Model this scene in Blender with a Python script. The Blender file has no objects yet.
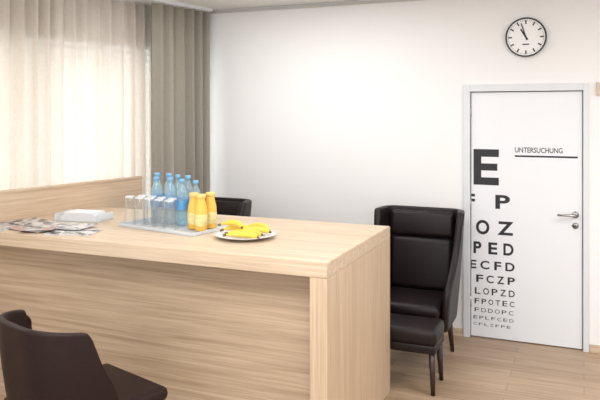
import bpy, bmesh, math, random
from mathutils import Vector, Matrix
random.seed(4)
S = bpy.context.scene
try: S.view_settings.view_transform = 'Standard'
except Exception: pass

# ------------------------------------------------------------ materials
def pmat(name, col, rough=0.5, metal=0.0, spec=0.5, noise=0.0, nscale=20, bump=0.0):
    m = bpy.data.materials.new(name); m.use_nodes = True
    nt = m.node_tree; b = nt.nodes['Principled BSDF']
    b.inputs['Base Color'].default_value = (*col, 1)
    b.inputs['Roughness'].default_value = rough
    b.inputs['Metallic'].default_value = metal
    b.inputs['Specular IOR Level'].default_value = spec
    if noise > 0 or bump > 0:
        tc = nt.nodes.new('ShaderNodeTexCoord'); n = nt.nodes.new('ShaderNodeTexNoise')
        n.inputs['Scale'].default_value = nscale; n.inputs['Detail'].default_value = 4
        nt.links.new(tc.outputs['Object'], n.inputs['Vector'])
        if noise > 0:
            r = nt.nodes.new('ShaderNodeValToRGB')
            r.color_ramp.elements[0].color = (*[c*(1-noise) for c in col], 1)
            r.color_ramp.elements[1].color = (*[min(1, c*(1+noise)) for c in col], 1)
            nt.links.new(n.outputs['Fac'], r.inputs['Fac'])
            nt.links.new(r.outputs['Color'], b.inputs['Base Color'])
        if bump > 0:
            bp = nt.nodes.new('ShaderNodeBump'); bp.inputs['Strength'].default_value = bump
            bp.inputs['Distance'].default_value = 0.002
            nt.links.new(n.outputs['Fac'], bp.inputs['Height'])
            nt.links.new(bp.outputs['Normal'], b.inputs['Normal'])
    return m

def wood(name, c1, c2, grain='X', rough=0.45):
    m = bpy.data.materials.new(name); m.use_nodes = True
    nt = m.node_tree; b = nt.nodes['Principled BSDF']
    tc = nt.nodes.new('ShaderNodeTexCoord'); mp = nt.nodes.new('ShaderNodeMapping')
    sc = [26, 26, 26]; sc['XYZ'.index(grain)] = 0.6
    mp.inputs['Scale'].default_value = sc
    n = nt.nodes.new('ShaderNodeTexNoise'); n.inputs['Scale'].default_value = 1.6
    n.inputs['Detail'].default_value = 5; n.inputs['Roughness'].default_value = 0.6
    n.inputs['Distortion'].default_value = 0.4
    r = nt.nodes.new('ShaderNodeValToRGB')
    r.color_ramp.elements[0].position = 0.33; r.color_ramp.elements[1].position = 0.66
    r.color_ramp.elements[0].color = (*c1, 1); r.color_ramp.elements[1].color = (*c2, 1)
    mp2 = nt.nodes.new('ShaderNodeMapping'); sc2 = [150, 150, 150]; sc2['XYZ'.index(grain)] = 3.5
    mp2.inputs['Scale'].default_value = sc2
    n2 = nt.nodes.new('ShaderNodeTexNoise'); n2.inputs['Scale'].default_value = 1.0
    mx = nt.nodes.new('ShaderNodeMixRGB'); mx.blend_type = 'MULTIPLY'; mx.inputs['Fac'].default_value = 0.38
    r2 = nt.nodes.new('ShaderNodeValToRGB')
    r2.color_ramp.elements[0].position = 0.35; r2.color_ramp.elements[0].color = (.70, .64, .57, 1)
    r2.color_ramp.elements[1].position = 0.55
    L = nt.links.new
    L(tc.outputs['Object'], mp.inputs['Vector']); L(mp.outputs['Vector'], n.inputs['Vector'])
    L(tc.outputs['Object'], mp2.inputs['Vector']); L(mp2.outputs['Vector'], n2.inputs['Vector'])
    L(n.outputs['Fac'], r.inputs['Fac']); L(n2.outputs['Fac'], r2.inputs['Fac'])
    L(r.outputs['Color'], mx.inputs['Color1']); L(r2.outputs['Color'], mx.inputs['Color2'])
    L(mx.outputs['Color'], b.inputs['Base Color'])
    b.inputs['Roughness'].default_value = rough
    b.inputs['Specular IOR Level'].default_value = 0.35
    return m

def floor_mat():
    m = bpy.data.materials.new('oak_floor'); m.use_nodes = True
    nt = m.node_tree; b = nt.nodes['Principled BSDF']; L = nt.links.new
    tc = nt.nodes.new('ShaderNodeTexCoord')
    br = nt.nodes.new('ShaderNodeTexBrick')
    br.inputs['Scale'].default_value = 1.0
    br.inputs['Brick Width'].default_value = 1.3; br.inputs['Row Height'].default_value = 0.13
    br.inputs['Mortar Size'].default_value = 0.0015; br.inputs['Mortar Smooth'].default_value = 0.3
    br.offset = 0.37
    br.inputs['Color1'].default_value = (.38, .265, .175, 1); br.inputs['Color2'].default_value = (.49, .355, .24, 1)
    br.inputs['Mortar'].default_value = (.17, .115, .075, 1)
    mp = nt.nodes.new('ShaderNodeMapping'); mp.inputs['Scale'].default_value = (1.2, 22, 1)
    n = nt.nodes.new('ShaderNodeTexNoise'); n.inputs['Scale'].default_value = 2; n.inputs['Detail'].default_value = 6
    r = nt.nodes.new('ShaderNodeValToRGB'); r.color_ramp.elements[0].position = .3
    r.color_ramp.elements[0].color = (.62, .57, .52, 1); r.color_ramp.elements[1].position = .65
    mx = nt.nodes.new('ShaderNodeMixRGB'); mx.blend_type = 'MULTIPLY'; mx.inputs['Fac'].default_value = .75
    L(tc.outputs['Object'], br.inputs['Vector']); L(tc.outputs['Object'], mp.inputs['Vector'])
    L(mp.outputs['Vector'], n.inputs['Vector']); L(n.outputs['Fac'], r.inputs['Fac'])
    L(br.outputs['Color'], mx.inputs['Color1']); L(r.outputs['Color'], mx.inputs['Color2'])
    L(mx.outputs['Color'], b.inputs['Base Color']); b.inputs['Roughness'].default_value = .4
    return m

def clear(name, tint, edge=.5, milk=0.0, milkcol=None, power=3.0):
    m = bpy.data.materials.new(name); m.use_nodes = True
    nt = m.node_tree; nt.nodes.clear(); L = nt.links.new
    o = nt.nodes.new('ShaderNodeOutputMaterial')
    t = nt.nodes.new('ShaderNodeBsdfTransparent'); t.inputs['Color'].default_value = (*tint, 1)
    g = nt.nodes.new('ShaderNodeBsdfGlossy'); g.inputs['Roughness'].default_value = .08
    f = nt.nodes.new('ShaderNodeLayerWeight'); f.inputs['Blend'].default_value = .5
    pw = nt.nodes.new('ShaderNodeMath'); pw.operation = 'POWER'; pw.inputs[1].default_value = power
    ml = nt.nodes.new('ShaderNodeMath'); ml.operation = 'MULTIPLY_ADD'; ml.inputs[1].default_value = edge; ml.inputs[2].default_value = .04
    L(f.outputs['Facing'], pw.inputs[0]); L(pw.outputs[0], ml.inputs[0])
    mx = nt.nodes.new('ShaderNodeMixShader')
    L(ml.outputs[0], mx.inputs['Fac']); L(t.outputs[0], mx.inputs[1]); L(g.outputs[0], mx.inputs[2])
    if milk > 0:
        mc = milkcol or tint
        d = nt.nodes.new('ShaderNodeBsdfDiffuse'); d.inputs['Color'].default_value = (*mc, 1)
        d2 = nt.nodes.new('ShaderNodeBsdfTranslucent'); d2.inputs['Color'].default_value = (*mc, 1)
        m1 = nt.nodes.new('ShaderNodeMixShader'); m1.inputs['Fac'].default_value = .4
        L(d.outputs[0], m1.inputs[1]); L(d2.outputs[0], m1.inputs[2])
        m2 = nt.nodes.new('ShaderNodeMixShader'); m2.inputs['Fac'].default_value = milk
        L(mx.outputs[0], m2.inputs[1]); L(m1.outputs[0], m2.inputs[2]); L(m2.outputs[0], o.inputs['Surface'])
    else:
        L(mx.outputs[0], o.inputs['Surface'])
    return m

def cloth(name, col, transl=.5, transp=0.0, nscale=60):
    m = bpy.data.materials.new(name); m.use_nodes = True
    nt = m.node_tree; nt.nodes.clear(); L = nt.links.new
    o = nt.nodes.new('ShaderNodeOutputMaterial')
    tc = nt.nodes.new('ShaderNodeTexCoord'); n = nt.nodes.new('ShaderNodeTexNoise'); n.inputs['Scale'].default_value = nscale
    r = nt.nodes.new('ShaderNodeValToRGB')
    r.color_ramp.elements[0].color = (*[c*.9 for c in col], 1); r.color_ramp.elements[1].color = (*[min(1, c*1.06) for c in col], 1)
    L(tc.outputs['Object'], n.inputs['Vector']); L(n.outputs['Fac'], r.inputs['Fac'])
    d = nt.nodes.new('ShaderNodeBsdfDiffuse'); t = nt.nodes.new('ShaderNodeBsdfTranslucent')
    L(r.outputs['Color'], d.inputs['Color']); L(r.outputs['Color'], t.inputs['Color'])
    mx = nt.nodes.new('ShaderNodeMixShader'); mx.inputs['Fac'].default_value = transl
    L(d.outputs[0], mx.inputs[1]); L(t.outputs[0], mx.inputs[2])
    tr = nt.nodes.new('ShaderNodeBsdfTransparent'); m2 = nt.nodes.new('ShaderNodeMixShader'); m2.inputs['Fac'].default_value = transp
    L(mx.outputs[0], m2.inputs[1]); L(tr.outputs[0], m2.inputs[2]); L(m2.outputs[0], o.inputs['Surface'])
    return m

M_wall = pmat('wall_paint', (.845, .845, .85), .9, noise=.012, nscale=3)
M_ceil = pmat('ceiling_paint', (.85, .84, .82), .9)
M_white = pmat('white_lacquer', (.78, .805, .845), .35)
M_frame = pmat('door_frame_paint', (.68, .71, .75), .4)
M_gap = pmat('shadow_gap', (.25, .25, .25), .8)
M_shadowgrey = pmat('shadow_grey', (.55, .54, .52), .6)
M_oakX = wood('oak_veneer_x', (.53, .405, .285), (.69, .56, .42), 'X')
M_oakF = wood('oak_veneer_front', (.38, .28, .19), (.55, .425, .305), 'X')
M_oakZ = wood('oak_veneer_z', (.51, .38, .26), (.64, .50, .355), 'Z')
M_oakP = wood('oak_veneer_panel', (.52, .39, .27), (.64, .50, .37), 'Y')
M_floor = floor_mat()
M_leather = pmat('dark_leather', (.012, .007, .008), .42, noise=.25, nscale=40, bump=.3, spec=.28)
M_leather2 = pmat('brown_leather', (.020, .011, .0105), .48, noise=.25, nscale=40, bump=.3, spec=.2)
M_dwood = pmat('dark_wood', (.035, .018, .014), .4)
M_black = pmat('black_print', (.02, .02, .025), .6)
M_steel = pmat('brushed_steel', (.45, .45, .46), .3, metal=1)
M_clockw = pmat('clock_face', (.84, .84, .84), .4)
M_sheer = cloth('sheer_fabric', (.77, .71, .645), .29, .10)
M_drape = cloth('drape_fabric', (.35, .325, .275), .06, 0)
M_tumbler = clear('tumbler_glass', (.975, .985, .99), .75, .04, (.95, .97, .98), 2.2)
M_pane = clear('window_pane', (.95, .97, .97), .4)
M_pet = clear('blue_bottle_plastic', (.80, .92, .97), .6, .24, (.70, .86, .94))
M_label = pmat('blue_label', (.10, .32, .60), .4, noise=.6, nscale=30)
M_cap = pmat('blue_cap', (.18, .42, .66), .4)
M_juice = pmat('orange_juice', (.84, .50, .09), .25)
M_jlabel = pmat('juice_label', (.80, .60, .26), .4, noise=.45, nscale=30)
M_jcap = pmat('juice_cap', (.74, .56, .18), .4)
M_tray = clear('acrylic_tray', (.9, .92, .95), .4, .70, (.86, .89, .91))
M_plate = pmat('porcelain', (.80, .80, .80), .2)
M_ban = pmat('banana_skin', (.78, .56, .08), .5, noise=.18, nscale=22, spec=.25)
M_bant = pmat('banana_tip', (.13, .10, .03), .6)
M_paper = pmat('paper', (.80, .81, .83), .8)
M_blind = pmat('blind_slat', (.42, .42, .42), .5)
M_alu = pmat('window_frame_paint', (.40, .39, .37), .5)

def print_mat(name, cols, scale):
    m = bpy.data.materials.new(name); m.use_nodes = True
    nt = m.node_tree; b = nt.nodes['Principled BSDF']; L = nt.links.new
    tc = nt.nodes.new('ShaderNodeTexCoord'); v = nt.nodes.new('ShaderNodeTexVoronoi')
    v.distance = 'CHEBYCHEV'; v.inputs['Scale'].default_value = scale
    sp = nt.nodes.new('ShaderNodeSeparateColor'); r = nt.nodes.new('ShaderNodeValToRGB')
    r.color_ramp.interpolation = 'CONSTANT'
    r.color_ramp.elements[0].color = (*cols[0], 1); r.color_ramp.elements[1].color = (*cols[1], 1)
    r.color_ramp.elements[1].position = .35
    for i, c in enumerate(cols[2:]):
        e = r.color_ramp.elements.new(.35 + .2*(i+1)); e.color = (*c, 1)
    L(tc.outputs['Object'], v.inputs['Vector']); L(v.outputs['Color'], sp.inputs[0]); L(sp.outputs[0], r.inputs['Fac'])
    L(r.outputs['Color'], b.inputs['Base Color']); b.inputs['Roughness'].default_value = .4
    return m
M_mag = [print_mat('magazine_print_a', [(.62, .61, .58), (.20, .18, .17), (.45, .43, .41), (.08, .08, .09)], 24),
         print_mat('magazine_print_b', [(.36, .32, .29), (.60, .59, .58), (.10, .10, .11), (.45, .25, .20)], 20),
         print_mat('magazine_print_c', [(.62, .62, .61), (.36, .35, .34), (.15, .16, .20), (.5, .48, .42)], 28)]

# ------------------------------------------------------------ helpers
def link(ob):
    S.collection.objects.link(ob); return ob
def mesh_ob(name, bm, mat, parent=None, smooth=False, loc=None, rotz=None):
    me = bpy.data.meshes.new(name); bm.normal_update(); bm.to_mesh(me); bm.free()
    if smooth:
        for p in me.polygons: p.use_smooth = True
    ob = link(bpy.data.objects.new(name, me))
    if mat: me.materials.append(mat)
    if parent: ob.parent = parent
    if loc is not None: ob.location = loc
    if rotz is not None: ob.rotation_euler = (0, 0, rotz)
    return ob
def empty(name, loc=(0, 0, 0), rotz=0):
    e = link(bpy.data.objects.new(name, None)); e.location = loc; e.rotation_euler = (0, 0, rotz); e.empty_display_size = .1
    return e
def add_box(bm, lo, hi, rot=None, bevel=0, seg=2):
    r = bmesh.ops.create_cube(bm, size=1)
    vs = r['verts']
    c = [(a+b)/2 for a, b in zip(lo, hi)]; s = [b-a for a, b in zip(lo, hi)]
    bmesh.ops.scale(bm, vec=s, verts=vs)
    if rot: bmesh.ops.rotate(bm, cent=(0, 0, 0), matrix=rot, verts=vs)
    bmesh.ops.translate(bm, vec=c, verts=vs)
    if bevel:
        es = list({e for v in vs for e in v.link_edges})
        bmesh.ops.bevel(bm, geom=es, offset=bevel, segments=seg, profile=.5, affect='EDGES')
def box(name, lo, hi, mat, parent=None, rot=None, bevel=0, seg=2, **k):
    bm = bmesh.new(); add_box(bm, lo, hi, rot, bevel, seg)
    return mesh_ob(name, bm, mat, parent, smooth=False, **k)
def soft(name, lo, hi, mat, parent, bevel, rot=None):
    bm = bmesh.new(); add_box(bm, lo, hi, rot, bevel, 4)
    return mesh_ob(name, bm, mat, parent, smooth=True)
def add_lathe(bm, prof, seg=24, loc=(0, 0, 0)):
    rings = []
    for r, z in prof:
        if r < 1e-6: rings.append([bm.verts.new((loc[0], loc[1], loc[2]+z))])
        else: rings.append([bm.verts.new((loc[0]+r*math.cos(2*math.pi*i/seg), loc[1]+r*math.sin(2*math.pi*i/seg), loc[2]+z)) for i in range(seg)])
    for a, b in zip(rings, rings[1:]):
        for i in range(seg):
            j = (i+1) % seg
            if len(a) == 1 and len(b) > 1: bm.faces.new((a[0], b[j], b[i]))
            elif len(b) == 1 and len(a) > 1: bm.faces.new((a[i], a[j], b[0]))
            elif len(a) > 1: bm.faces.new((a[i], a[j], b[j], b[i]))
def lathe(name, prof, mat, parent=None, seg=24, loc=(0, 0, 0)):
    bm = bmesh.new(); add_lathe(bm, prof, seg, loc)
    return mesh_ob(name, bm, mat, parent, smooth=True)
def add_tube(bm, pts, rad, seg=10, caps=True):
    pts = [Vector(p) for p in pts]; rings = []
    for i, p in enumerate(pts):
        t = (pts[min(i+1, len(pts)-1)]-pts[max(i-1, 0)]).normalized()
        up = Vector((0, 0, 1)) if abs(t.z) < .9 else Vector((1, 0, 0))
        a = t.cross(up).normalized(); b = a.cross(t).normalized()
        rings.append([bm.verts.new(p+rad[i]*(a*math.cos(2*math.pi*k/seg)+b*math.sin(2*math.pi*k/seg))) for k in range(seg)])
    for A, B in zip(rings, rings[1:]):
        for k in range(seg):
            bm.faces.new((A[k], A[(k+1) % seg], B[(k+1) % seg], B[k]))
    if caps:
        bm.faces.new(rings[0][::-1]); bm.faces.new(rings[-1])
def tube(name, pts, rad, mat, parent=None, seg=10):
    bm = bmesh.new(); add_tube(bm, pts, rad, seg)
    bmesh.ops.recalc_face_normals(bm, faces=bm.faces)
    return mesh_ob(name, bm, mat, parent, smooth=True)
def interp(tab, z):
    if z <= tab[0][0]: return tab[0][1]
    for (a, x), (b, y) in zip(tab, tab[1:]):
        if z <= b: return x+(y-x)*(z-a)/(b-a)
    return tab[-1][1]

# ------------------------------------------------------------ room
YB = 5.69; ZC = 2.845
LW = (-3.72, 3.485); LR = -math.radians(10)
LL = Vector((LW[0], LW[1], 0))
def lw(x, y, z=0):   # window-wall frame -> world
    c, s = math.cos(LR), math.sin(LR)
    return Vector((LW[0]+x*c-y*s, LW[1]+x*s+y*c, z))

box('floor', (-5.6, -2.5, -.1), (3.2, YB+.15, 0), M_floor)
box('ceiling', (-5.6, -2.5, ZC), (3.2, YB+.15, ZC+.1), M_ceil)
# back wall with a door opening
DX0, DX1, DZ = -.90, .016, 2.06
bm = bmesh.new()
add_box(bm, (-4.2, YB, 0), (DX0, YB+.15, ZC)); add_box(bm, (DX1, YB, 0), (3.05, YB+.15, ZC)); add_box(bm, (DX0, YB, DZ), (DX1, YB+.15, ZC))
mesh_ob('wall_back', bm, M_wall)
box('wall_right', (3.05, -2.5, 0), (3.2, YB, ZC), M_wall)
# thin grey strip that paints in the shadow line under the ceiling
box('shadow_strip_1', (-3.6, YB-.018, ZC-.035), (3.05, YB, ZC-.012), M_shadowgrey)
# baseboards
box('baseboard_back', (-3.3, YB-.014, 0), (-.925, YB, .06), M_oakX)
box('baseboard_back_side', (.04, YB-.014, 0), (3.05, YB, .06), M_oakX)

# window wall (local frame along the wall)
bm = bmesh.new()
add_box(bm, (-.50, -6.2, 0), (-.35, 2.20, .75)); add_box(bm, (-.50, -6.2, 2.55), (-.35, 2.20, ZC))
add_box(bm, (-.50, 1.95, .75), (-.35, 2.20, 2.55)); add_box(bm, (-.50, -6.2, .75), (-.35, -4.6, 2.55))
mesh_ob('wall_left', bm, M_wall, loc=LL, rotz=LR)
bm = bmesh.new()
y0, y1 = -4.6, 1.95
add_box(bm, (-.47, y0, .75), (-.40, y1, .82)); add_box(bm, (-.47, y0, 2.48), (-.40, y1, 2.55))
for y in (y0, -3.25, -1.9, -.6, .38, 1.2, 1.88):
    add_box(bm, (-.47, y, .82), (-.40, y+.07, 2.48))
win = mesh_ob('window_1', bm, M_alu, loc=LL, rotz=LR)
g = box('pane', (-.44, y0+.07, .82), (-.436, y1-.07, 2.48), M_pane, win)
bm = bmesh.new()
z = .80
while z < 2.56:
    add_box(bm, (-.60, y0, z), (-.53, y1, z+.006), rot=Matrix.Rotation(math.radians(28), 3, 'Y')); z += .06
mesh_ob('window_blind', bm, M_blind, win)

def curtain(name, mat, x0, ya, yb, z0, z1, amp, per, seed):
    rnd = random.Random(seed); ph = [rnd.uniform(0, 6.28) for _ in range(6)]
    bm = bmesh.new(); ny = int((yb-ya)/.007); nz = 10; rows = []
    for k in range(nz+1):
        f = k/nz; z = z0+(z1-z0)*f; row = []
        for i in range(ny+1):
            y = ya+(yb-ya)*i/ny
            a = amp*(.72+.28*math.sin(y*5.1+ph[0]))*(1-.2*f)
            w = math.sin(2*math.pi*y/per+1.1*math.sin(y*3.7+ph[1])+.25*math.sin(f*3+ph[2]))
            x = x0+a*w+.2*a*math.sin(2*math.pi*y/per*2.3+ph[3])
            row.append(bm.verts.new((x, y+.25*a*math.cos(2*math.pi*y/per*1.0+ph[4]), z)))
        rows.append(row)
    for A, B in zip(rows, rows[1:]):
        for i in range(ny): bm.faces.new((A[i], A[i+1], B[i+1], B[i]))
    return mesh_ob(name, bm, mat, smooth=True, loc=LL, rotz=LR)
curtain('sheer_curtain', M_sheer, -.175, -3.4, 1.60, .03, ZC-.03, .066, .12, 2)
curtain('drape_curtain', M_drape, 0.0, 1.42, 2.16, .02, ZC-.03, .060, .125, 5)
box('curtain_rail', (-.26, -3.6, ZC-.03), (.08, 2.17, ZC), M_white, loc=LL, rotz=LR)
# oak parapet behind the counter
bm = bmesh.new()
add_box(bm, (-.03, -3.4, 0), (0, 1.335, 1.300), bevel=.002)
add_box(bm, (-.045, -3.4, 1.290), (.004, 1.335, 1.312), bevel=.002)
mesh_ob('oak_parapet_panel', bm, M_oakP, loc=LL, rotz=LR)

# ------------------------------------------------------------ door
dr = empty('door_1', (0, YB, 0))
box('leaf', (-.862, .012, .008), (-.012, .052, 2.022), M_white, dr, bevel=.002)
bm = bmesh.new()
add_box(bm, (-.922, -.022, 0), (-.868, .10, 2.085), bevel=.003); add_box(bm, (-.006, -.022, 0), (.036, .10, 2.085), bevel=.003)
add_box(bm, (-.868, -.022, 2.028), (-.006, .10, 2.085), bevel=.003)
mesh_ob('frame', bm, M_frame, dr)
box('shadow_gap', (-.868, .060, 0), (-.006, .065, 2.028), M_gap, dr)
bm = bmesh.new()
for z in (.25, 1.05, 1.82): add_lathe(bm, [(0, 0), (.007, 0), (.007, .09), (0, .09)], 10, (-.866, .008, z))
mesh_ob('hinges', bm, M_steel, dr, smooth=True)
# handle
bm = bmesh.new()
hx, hz = -.062, 1.055
add_tube(bm, [(hx, .012, hz), (hx, .004, hz)], [.026, .026], 20)
add_tube(bm, [(hx, .006, hz), (hx, -.045, hz), (hx-.012, -.055, hz), (hx-.13, -.055, hz)], [.010, .010, .010, .009], 12)
add_tube(bm, [(hx, .012, hz-.085), (hx, .004, hz-.085)], [.024, .024], 20)
bmesh.ops.recalc_face_normals(bm, faces=bm.faces)
mesh_ob('handle', bm, M_steel, dr, smooth=True)
box('keyhole', (hx-.004, .0025, hz-.096), (hx+.004, .0045, hz-.076), M_black, dr)

def letters(name, items, mat, parent, yoff, clipx=None):
    out = bmesh.new()
    for ch, xa, xb, za, zb, bold in items:
        cu = bpy.data.curves.new('t', 'FONT'); cu.body = ch; cu.offset = bold; cu.extrude = .0
        ob = link(bpy.data.objects.new('t', cu)); dg = bpy.context.evaluated_depsgraph_get()
        me = bpy.data.meshes.new_from_object(ob.evaluated_get(dg))
        bpy.data.objects.remove(ob); bpy.data.curves.remove(cu)
        xs = [v.co.x for v in me.vertices]; ys = [v.co.y for v in me.vertices]
        x0, x1, y0, y1 = min(xs), max(xs), min(ys), max(ys)
        for v in me.vertices:
            v.co = Vector((xa+(v.co.x-x0)/(x1-x0)*(xb-xa), yoff, za+(v.co.y-y0)/(y1-y0)*(zb-za)))
        out.from_mesh(me); bpy.data.meshes.remove(me)
    if clipx is not None:
        gm = list(out.verts)+list(out.edges)+list(out.faces)
        bmesh.ops.bisect_plane(out, geom=gm, plane_co=(clipx, 0, 0), plane_no=(1, 0, 0), clear_inner=True)
    return mesh_ob(name, out, mat, parent)
# eye chart units -> metres on the door leaf
def cx(u): return -.843+(u-474)*.00793
def cz(v): return 1.86-(v-112)*.00816
items = []
def L_(ch, a, b, t, bt, bold=.03): items.append((ch, cx(a), cx(b), cz(bt), cz(t), bold))
L_('F', 465, 475.5, 195, 208.5, .03); L_('P', 496, 510.5, 195, 209, .03)
L_('O', 476.5, 490, 221, 235.5, .03); L_('Z', 498, 514, 221.3, 235, .03)
for ch, a, b in (('P', 474, 482), ('E', 489, 498), ('D', 504, 514)): L_(ch, a, b, 243, 255, .03)
for ch, a, b in (('E', 470, 477), ('C', 481, 490), ('F', 495, 502), ('D', 506, 515)): L_(ch, a, b, 262, 270.5, .025)
def row(txt, a, b, t, bt, bold):
    n = len(txt); st = (b-a)/n
    for i, ch in enumerate(txt): L_(ch, a+i*st+st*.16, a+(i+1)*st-st*.16, t, bt, bold)
row('FCZP', 475, 517, 276.5, 284, .02)
row('LOPZD', 474, 516.5, 289.5, 296, .015)
row('FPOTEC', 474, 516, 300.5, 305.8, .01)
row('FDDOPC', 474, 515, 310, 314, .0)
row('EPLFCED', 473, 515, 318, 321.2, 0)
row('CFLZFPE', 473, 512, 325, 327.6, 0)
letters('eye_chart_letters', items, M_black, dr, .0108, clipx=-.861)
bm = bmesh.new()
ea, eb, e0, e1 = cx(474), cx(499.5), cz(185.5), cz(149.5); h = e1-e0
for lo, hi in (((ea, e0), (ea+.062, e1)), ((ea+.062, e1-.062), (eb, e1)), ((ea+.062, e0+h/2-.028), (eb-.012, e0+h/2+.030)), ((ea+.062, e0), (eb, e0+.062))):
    add_box(bm, (lo[0], .0105, lo[1]), (hi[0], .0118, hi[1]))
mesh_ob('eye_chart_big_letter', bm, M_black, dr)
letters('door_lettering', [('UNTERSUCHUNG', -.515, -.155, 1.533, 1.575, .012)], M_black, dr, .0108)
box('door_lettering_line', (-.515, .0105, 1.497), (-.045, .0118, 1.511), M_black, dr)

# ------------------------------------------------------------ clock
ck = empty('wall_clock', (-.428, YB, 2.458))
def ylathe(name, prof, mat, seg=48):
    bm = bmesh.new(); add_lathe(bm, prof, seg)
    bmesh.ops.rotate(bm, cent=(0, 0, 0), matrix=Matrix.Rotation(math.radians(90), 3, 'X'), verts=bm.verts)
    bmesh.ops.recalc_face_normals(bm, faces=bm.faces)
    return mesh_ob(name, bm, mat, ck, smooth=False)
ylathe('case', [(0, .0), (.155, .0), (.158, .03), (.155, .036), (.148, .036), (.146, .026), (0, .026)], M_black)
ylathe('dial', [(0, .0262), (.1455, .0262), (.1455, .0275), (0, .0275)], M_clockw)
bm = bmesh.new()
for i in range(60):
    a = math.radians(i*6); big = i % 5 == 0
    r0, r1, w = (.106, .137, .0055) if big else (.130, .137, .0018)
    M = Matrix.Rotation(a, 3, 'Y')
    q = [M @ Vector(p) for p in ((-w, -.0282, r0), (w, -.0282, r0), (w, -.0282, r1), (-w, -.0282, r1))]
    bm.faces.new([bm.verts.new(p) for p in q])
mesh_ob('tick_marks', bm, M_black, ck)
bm = bmesh.new()
for ang, r, w, y in ((328.5, .078, .0075, -.030), (342, .118, .0055, -.032)):
    M = Matrix.Rotation(math.radians(ang), 3, 'Y')
    q = [M @ Vector(p) for p in ((-w, y, -.025), (w, y, -.025), (w*.7, y, r), (-w*.7, y, r))]
    bm.faces.new([bm.verts.new(p) for p in q])
mesh_ob('hands', bm, M_black, ck)
box('clock_lettering', (-.025, -.0285, -.062), (.025, -.028, -.052), M_black, ck)
box('wall_intercom', (.088, YB-.03, 1.99), (.17, YB, 2.09), pmat('beige_plastic', (.6, .5, .38), .5), bevel=.004)

# ------------------------------------------------------------ counter
DT = 1.10; XR = -1.19; YF = 3.175; YK = 4.37
ct = empty('wood_counter', (0, 0, 0))
def wallx(y, off=.008): return LW[0]+(y-LW[1])*math.tan(-LR)+off
def slab(name, pts, z0, z1, mat, bevel=.003):
    bm = bmesh.new()
    a = [bm.verts.new((x, y, z0)) for x, y in pts]; b = [bm.verts.new((x, y, z1)) for x, y in pts]
    n = len(pts); bm.faces.new(a[::-1]); bm.faces.new(b)
    for i in range(n): bm.faces.new((a[i], a[(i+1) % n], b[(i+1) % n], b[i]))
    bmesh.ops.bevel(bm, geom=list(bm.edges), offset=bevel, segments=2, affect='EDGES')
    return mesh_ob(name, bm, mat, ct)
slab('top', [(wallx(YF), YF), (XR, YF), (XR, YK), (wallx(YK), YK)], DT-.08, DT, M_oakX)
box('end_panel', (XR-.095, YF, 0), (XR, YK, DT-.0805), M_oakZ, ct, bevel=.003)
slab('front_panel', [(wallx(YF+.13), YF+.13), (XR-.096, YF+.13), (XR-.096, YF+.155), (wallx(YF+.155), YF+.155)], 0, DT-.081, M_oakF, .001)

# ------------------------------------------------------------ chairs
def u_shell(name, mat, parent, zs, a_t, w_t, yb, rc, thick, rec=0.0, z_ref=.4, flare=0, droop=None):
    bm = bmesh.new(); rows = []
    for z in zs:
        a = interp(a_t, z); w = interp(w_t, z); y0 = yb+rec*(z-z_ref)
        r = min(rc, max(w*.95, .02)); pts = []
        for i in range(6):
            f = i/5; pts.append((-a-flare*(1-f)*max(0, z-.6), y0-w+(w-r)*f))
        for i in range(1, 6):
            t = math.pi/2*i/6; pts.append((-a+r-r*math.cos(t), y0-r+r*math.sin(t)))
        for i in range(9):
            f = i/8; pts.append((-(a-r)+(2*(a-r))*f, y0))
        half = pts[:11]; pts = pts+[(-x, y) for x, y in half[::-1]]
        row = []
        n = len(pts)
        for j, (x, y) in enumerate(pts):
            zz = z
            if droop: zz = z - droop(abs(j/(n-1)*2-1), z)
            row.append(bm.verts.new((x, y, zz)))
        rows.append(row)
    for A, B in zip(rows, rows[1:]):
        for i in range(len(A)-1): bm.faces.new((A[i], A[i+1], B[i+1], B[i]))
    ob = mesh_ob(name, bm, mat, parent, smooth=True)
    s = ob.modifiers.new('s', 'SOLIDIFY'); s.thickness = thick; s.offset = 0
    b = ob.modifiers.new('b', 'SUBSURF'); b.levels = 2; b.render_levels = 2
    return ob
def wing_chair(loc, rot):
    e = empty('wing_chair', loc, rot)
    zs = [.27, .33, .42, .52, .58, .64, .72, .82, .92, 1.02, 1.08, 1.10]
    u_shell('wing_shell', M_leather, e, zs, [(.27, .26), (.6, .285), (1.1, .31)],
            [(.27, .46), (.50, .52), (.60, .48), (.68, .36), (.80, .28), (.95, .26), (1.05, .25), (1.10, .21)], .25, .09, .055, rec=.10, flare=.04)
    rt = Matrix.Rotation(math.radians(-6), 3, 'X')
    soft('back_cushion', (-.245, .185, .47), (.245, .285, .87), M_leather, e, .035, rt)
    soft('back_cushion_upper', (-.255, .215, .875), (.255, .305, 1.075), M_leather, e, .035, rt)
    soft('seat_cushion', (-.24, -.29, .375), (.24, .20, .475), M_leather, e, .04)
    soft('seat_base', (-.25, -.27, .27), (.25, .23, .385), M_leather, e, .02)
    for i, (x, y) in enumerate(((-.22, -.22), (.22, -.22), (-.22, .2), (.22, .2))):
        sy = .03 if y > 0 else -.02
        tube('leg_%d' % (i+1), [(x, y, .29), (x*1.1, y+sy, .0)], [.024, .015], M_dwood, e)
    return e
wing_chair((-1.185, 5.06, 0), 0)
wing_chair((-2.98, 4.95, 0), 0)
# footstool
e = empty('footstool', (-1.14, 4.565, 0), 0)
soft('cushion', (-.25, -.17, .315), (.25, .15, .425), M_leather, e, .035)
soft('frame', (-.245, -.165, .265), (.245, .145, .325), M_leather, e, .015)
for i, (x, y) in enumerate(((-.215, -.135), (.215, -.135), (-.215, .115), (.215, .115))):
    tube('leg_%d' % (i+1), [(x, y, .28), (x*1.06, y*1.12, 0)], [.022, .014], M_dwood, e)

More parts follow.
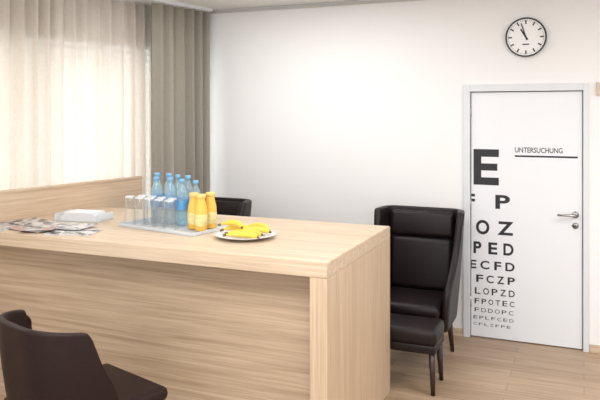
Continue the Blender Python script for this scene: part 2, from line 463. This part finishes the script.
# tub dining chair (local +Y is the facing direction)
e = empty('tub_chair', (-2.38, 2.66, 0), -math.radians(17))
sub = empty('shell_group', (0, 0, 0), math.pi); sub.parent = e
zs = [.36, .42, .50, .60, .67, .74, .80, .845, .865]
u_shell('backrest_shell', M_leather2, sub, zs, [(.36, .25), (.55, .285), (.7, .295), (.88, .285)],
        [(.36, .36), (.54, .34), (.64, .29), (.76, .25), (.88, .22)], .24, .20, .035, rec=.10, z_ref=.45,
        droop=lambda q, z: .10*max(0, (q-.30)/.70)**2*max(0, (z-.52)/.345))
soft('seat_cushion', (-.28, -.21, .355), (.28, .42, .430), M_leather2, e, .034)
soft('seat_base', (-.23, -.18, .335), (.23, .35, .365), M_dwood, e, .01)
for i, (x, y) in enumerate(((-.2, -.16), (.2, -.16), (-.2, .29), (.2, .29))):
    tube('leg_%d' % (i+1), [(x, y, .35), (x*1.2, y*1.12, 0)], [.017, .011], M_dwood, e)

# ------------------------------------------------------------ things on the counter
def tray():
    e = empty('serving_tray', (-2.49, 3.77, DT), -math.radians(12))
    bm = bmesh.new()
    add_box(bm, (-.34, -.18, .001), (.34, .18, .008), bevel=.002)
    for lo, hi in (((-.34, -.18), (.34, -.174)), ((-.34, .174), (.34, .18)), ((-.34, -.174), (-.334, .174)), ((.334, -.174), (.34, .174))):
        add_box(bm, (lo[0], lo[1], .008), (hi[0], hi[1], .022))
    mesh_ob('tray_body', bm, M_tray, e)
tray()
TR = Matrix.Rotation(-math.radians(12), 3, 'Z')
def tp(u, v, z=.0085):
    p = TR @ Vector((u, v, 0)); return (-2.49+p.x, 3.77+p.y, DT+z)
def bottle(u, v, h=.315, r=.038):
    e = empty('water_bottle', tp(u, v))
    k = h/.315
    pr = [(0, .004), (.026, 0), (.034, .004), (r, .015), (r, .06), (r*.94, .068), (r, .076), (r*.93, .10), (r, .12), (r, .19), (r*.96, .20), (r*.9, .222), (.024, .252), (.015, .272), (.0135, .292)]
    lathe('body', [(a, b*k) for a, b in pr], M_pet, e)
    lathe('label', [(r+.0006, .112*k), (r+.0012, .114*k), (r+.0012, .172*k), (r+.0006, .174*k)], M_label, e)
    lathe('cap', [(.0138, .288*k), (.0185, .289*k), (.0185, .313*k), (.015, h), (0, h)], M_cap, e, 20)
for u, v, h in ((-.265, .10, .33), (-.175, .125, .33), (-.085, .12, .325), (.005, .125, .325), (-.205, .035, .31), (-.07, .035, .315), (.035, .04, .31), (.11, .09, .30)):
    bottle(u, v, h)
M_glassedge = clear('thick_glass_edge', (.95, .97, .98), .5, .6, (.95, .97, .99))
def tumbler(u, v):
    e = empty('drinking_glass', tp(u, v))
    lathe('glass_wall', [(.041, .001), (.031, .185), (.028, .190)], M_tumbler, e)
    lathe('glass_base', [(0, .181), (.0285, .181), (.030, .186), (.028, .1905), (0, .1905)], M_glassedge, e)
    lathe('rim', [(.0385, .0015), (.040, -.0002), (.0422, .0015), (.040, .005), (.0385, .0015)], M_glassedge, e)
for i in range(5): tumbler(-.285+i*.092, -.125)
for i in range(4): tumbler(-.255+i*.094, -.043)
def juice(u, v):
    e = empty('juice_bottle', tp(u, v))
    lathe('juice_body', [(0, .002), (.034, .002), (.040, .010), (.040, .125), (.037, .150), (.029, .180), (.027, .195), (.027, .212)], M_juice, e)
    lathe('label', [(.0404, .035), (.041, .037), (.041, .105), (.0404, .107)], M_jlabel, e)
    lathe('cap', [(.028, .206), (.031, .207), (.031, .230), (.028, .232), (0, .232)], M_jcap, e, 20)
juice(.18, .0); juice(.27, -.03); juice(.25, .08)

# plate with bananas
e = empty('plate_of_bananas', (-1.885, 3.62, DT))
lathe('plate', [(0, .004), (.10, .0), (.105, .003), (.165, .020), (.185, .026), (.186, .029), (.165, .025), (.11, .010), (0, .008)], M_plate, e, 48)
def banana(nm, base, ang, L=.20, curv=1.2, z=.03, tilt=0, lift=0):
    n = 14; R = L/curv; pts = []; rad = []
    for i in range(n+1):
        f = i/n; t = (f-.5)*curv
        p = Vector((R*math.sin(t), R*(math.cos(t)-1)+.02, lift*(f-.5)))
        p = Matrix.Rotation(tilt, 3, 'X') @ p
        p = Matrix.Rotation(ang, 3, 'Z') @ p
        pts.append(p+Vector((base[0], base[1], z)))
        if f < .12: r = .0065+.002*(f/.12)
        elif f < .25: r = .0085+.0085*((f-.12)/.13)
        elif f < .82: r = .017+.002*math.sin((f-.25)/.57*math.pi)
        else: r = .017-.0115*((f-.82)/.18)**1.5
        rad.append(r)
    tube(nm, pts, rad, M_ban, e, 6)
    t0 = (pts[1]-pts[0]).normalized(); t1 = (pts[-1]-pts[-2]).normalized()
    tube(nm+'_stem', [pts[0]-t0*.016, pts[0]+t0*.004], [.0075, .0072], M_bant, e, 8)
    tube(nm+'_tip', [pts[-1]-t1*.006, pts[-1]+t1*.008], [.0082, .004], M_bant, e, 8)
banana('banana_1', (.04, -.105), .02, z=.036, L=.23, curv=1.3, tilt=.15)
banana('banana_2', (.03, -.055), .15, z=.040, L=.23, curv=1.1, tilt=.25)
banana('banana_3', (.06, .000), .38, z=.046, L=.21, tilt=.35)
banana('banana_4', (-.08, .055), .65, z=.042, L=.20, tilt=.3)
banana('banana_5', (-.075, -.02), -.30, z=.078, L=.20, curv=1.4, tilt=.5)
banana('banana_6', (.05, .075), -.25, z=.052, L=.20, tilt=.6)

# magazines
def magazine(cx_, cy_, z, rot, w, h, t, k):
    e = empty('magazine', (cx_, cy_, DT+z), rot)
    box('pages', (-w/2+.002, -h/2+.002, .0008), (w/2-.002, h/2-.002, t-.0008), M_paper, e)
    box('cover', (-w/2, -h/2, t-.0008), (w/2, h/2, t), M_mag[k], e)
    box('back_cover', (-w/2, -h/2, 0), (w/2, h/2, .0008), M_mag[k], e)
for a in ((-2.97, 3.37, 0, .30, .30, .21, .006, 0), (-3.28, 3.37, .0065, -.12, .30, .22, .006, 1), (-3.54, 3.34, 0, .2, .21, .28, .006, 2),
          (-3.10, 3.47, .013, .10, .29, .21, .005, 2), (-3.44, 3.50, .013, -.3, .30, .21, .005, 0), (-3.20, 3.31, .019, .5, .21, .15, .004, 1)):
    magazine(*a)
# napkins in a clear holder
e = empty('napkin_holder', (-3.24, 3.78, DT), .12)
box('base', (-.17, -.10, 0), (.17, .10, .006), M_tray, e, bevel=.001)
for i in range(7):
    w = .15-.006*i
    box('napkin_%d' % (i+1), (-w+.008*math.sin(i*2), -.085+.004*i, .006+i*.008), (w+.008*math.sin(i*2), .085, .0125+i*.008), M_paper, e,
        bevel=.002)
box('side_1', (-.17, -.10, .006), (-.165, .10, .055), M_tray, e); box('side_2', (.165, -.10, .006), (.17, .10, .055), M_tray, e)

# ------------------------------------------------------------ lights
def area(name, loc, rot, sx, sy, pw, col=(1, 1, 1)):
    l = bpy.data.lights.new(name, 'AREA'); l.shape = 'RECTANGLE'; l.size = sx; l.size_y = sy; l.energy = pw; l.color = col
    o = link(bpy.data.objects.new(name, l)); o.location = loc; o.rotation_euler = rot
    return o
area('ceiling_fill', (-1.2, 1.6, ZC-.02), (0, 0, 0), 2.4, 1.2, 104, (1, .995, .99))  # overhead area lights here are unseen fill, added to brighten the room
area('ceiling_fill', (1.2, 3.4, ZC-.02), (0, 0, 0), 1.4, 1.2, 68, (1, .995, .99))
area('ceiling_fill', (-2.1, 4.5, ZC-.02), (0, 0, 0), 1.6, .7, 25, (.98, .99, 1))
p = lw(-.75, 0, 1.75)
area('window_daylight', p, (math.radians(90), 0, LR-math.radians(90)), 4.5, 1.7, 235, (1, .995, .98))
W = bpy.data.worlds.new('World'); S.world = W; W.use_nodes = True
W.node_tree.nodes['Background'].inputs['Color'].default_value = (.94, .97, 1, 1)
W.node_tree.nodes['Background'].inputs['Strength'].default_value = 2.2

# ------------------------------------------------------------ camera
c = bpy.data.cameras.new('camera'); c.sensor_width = 36; c.lens = 674*36/600
c.shift_y = -88/600
co = link(bpy.data.objects.new('camera', c)); co.location = (0, 0, 1.86)
co.rotation_euler = (math.radians(90), 0, math.radians(22.85))
S.camera = co
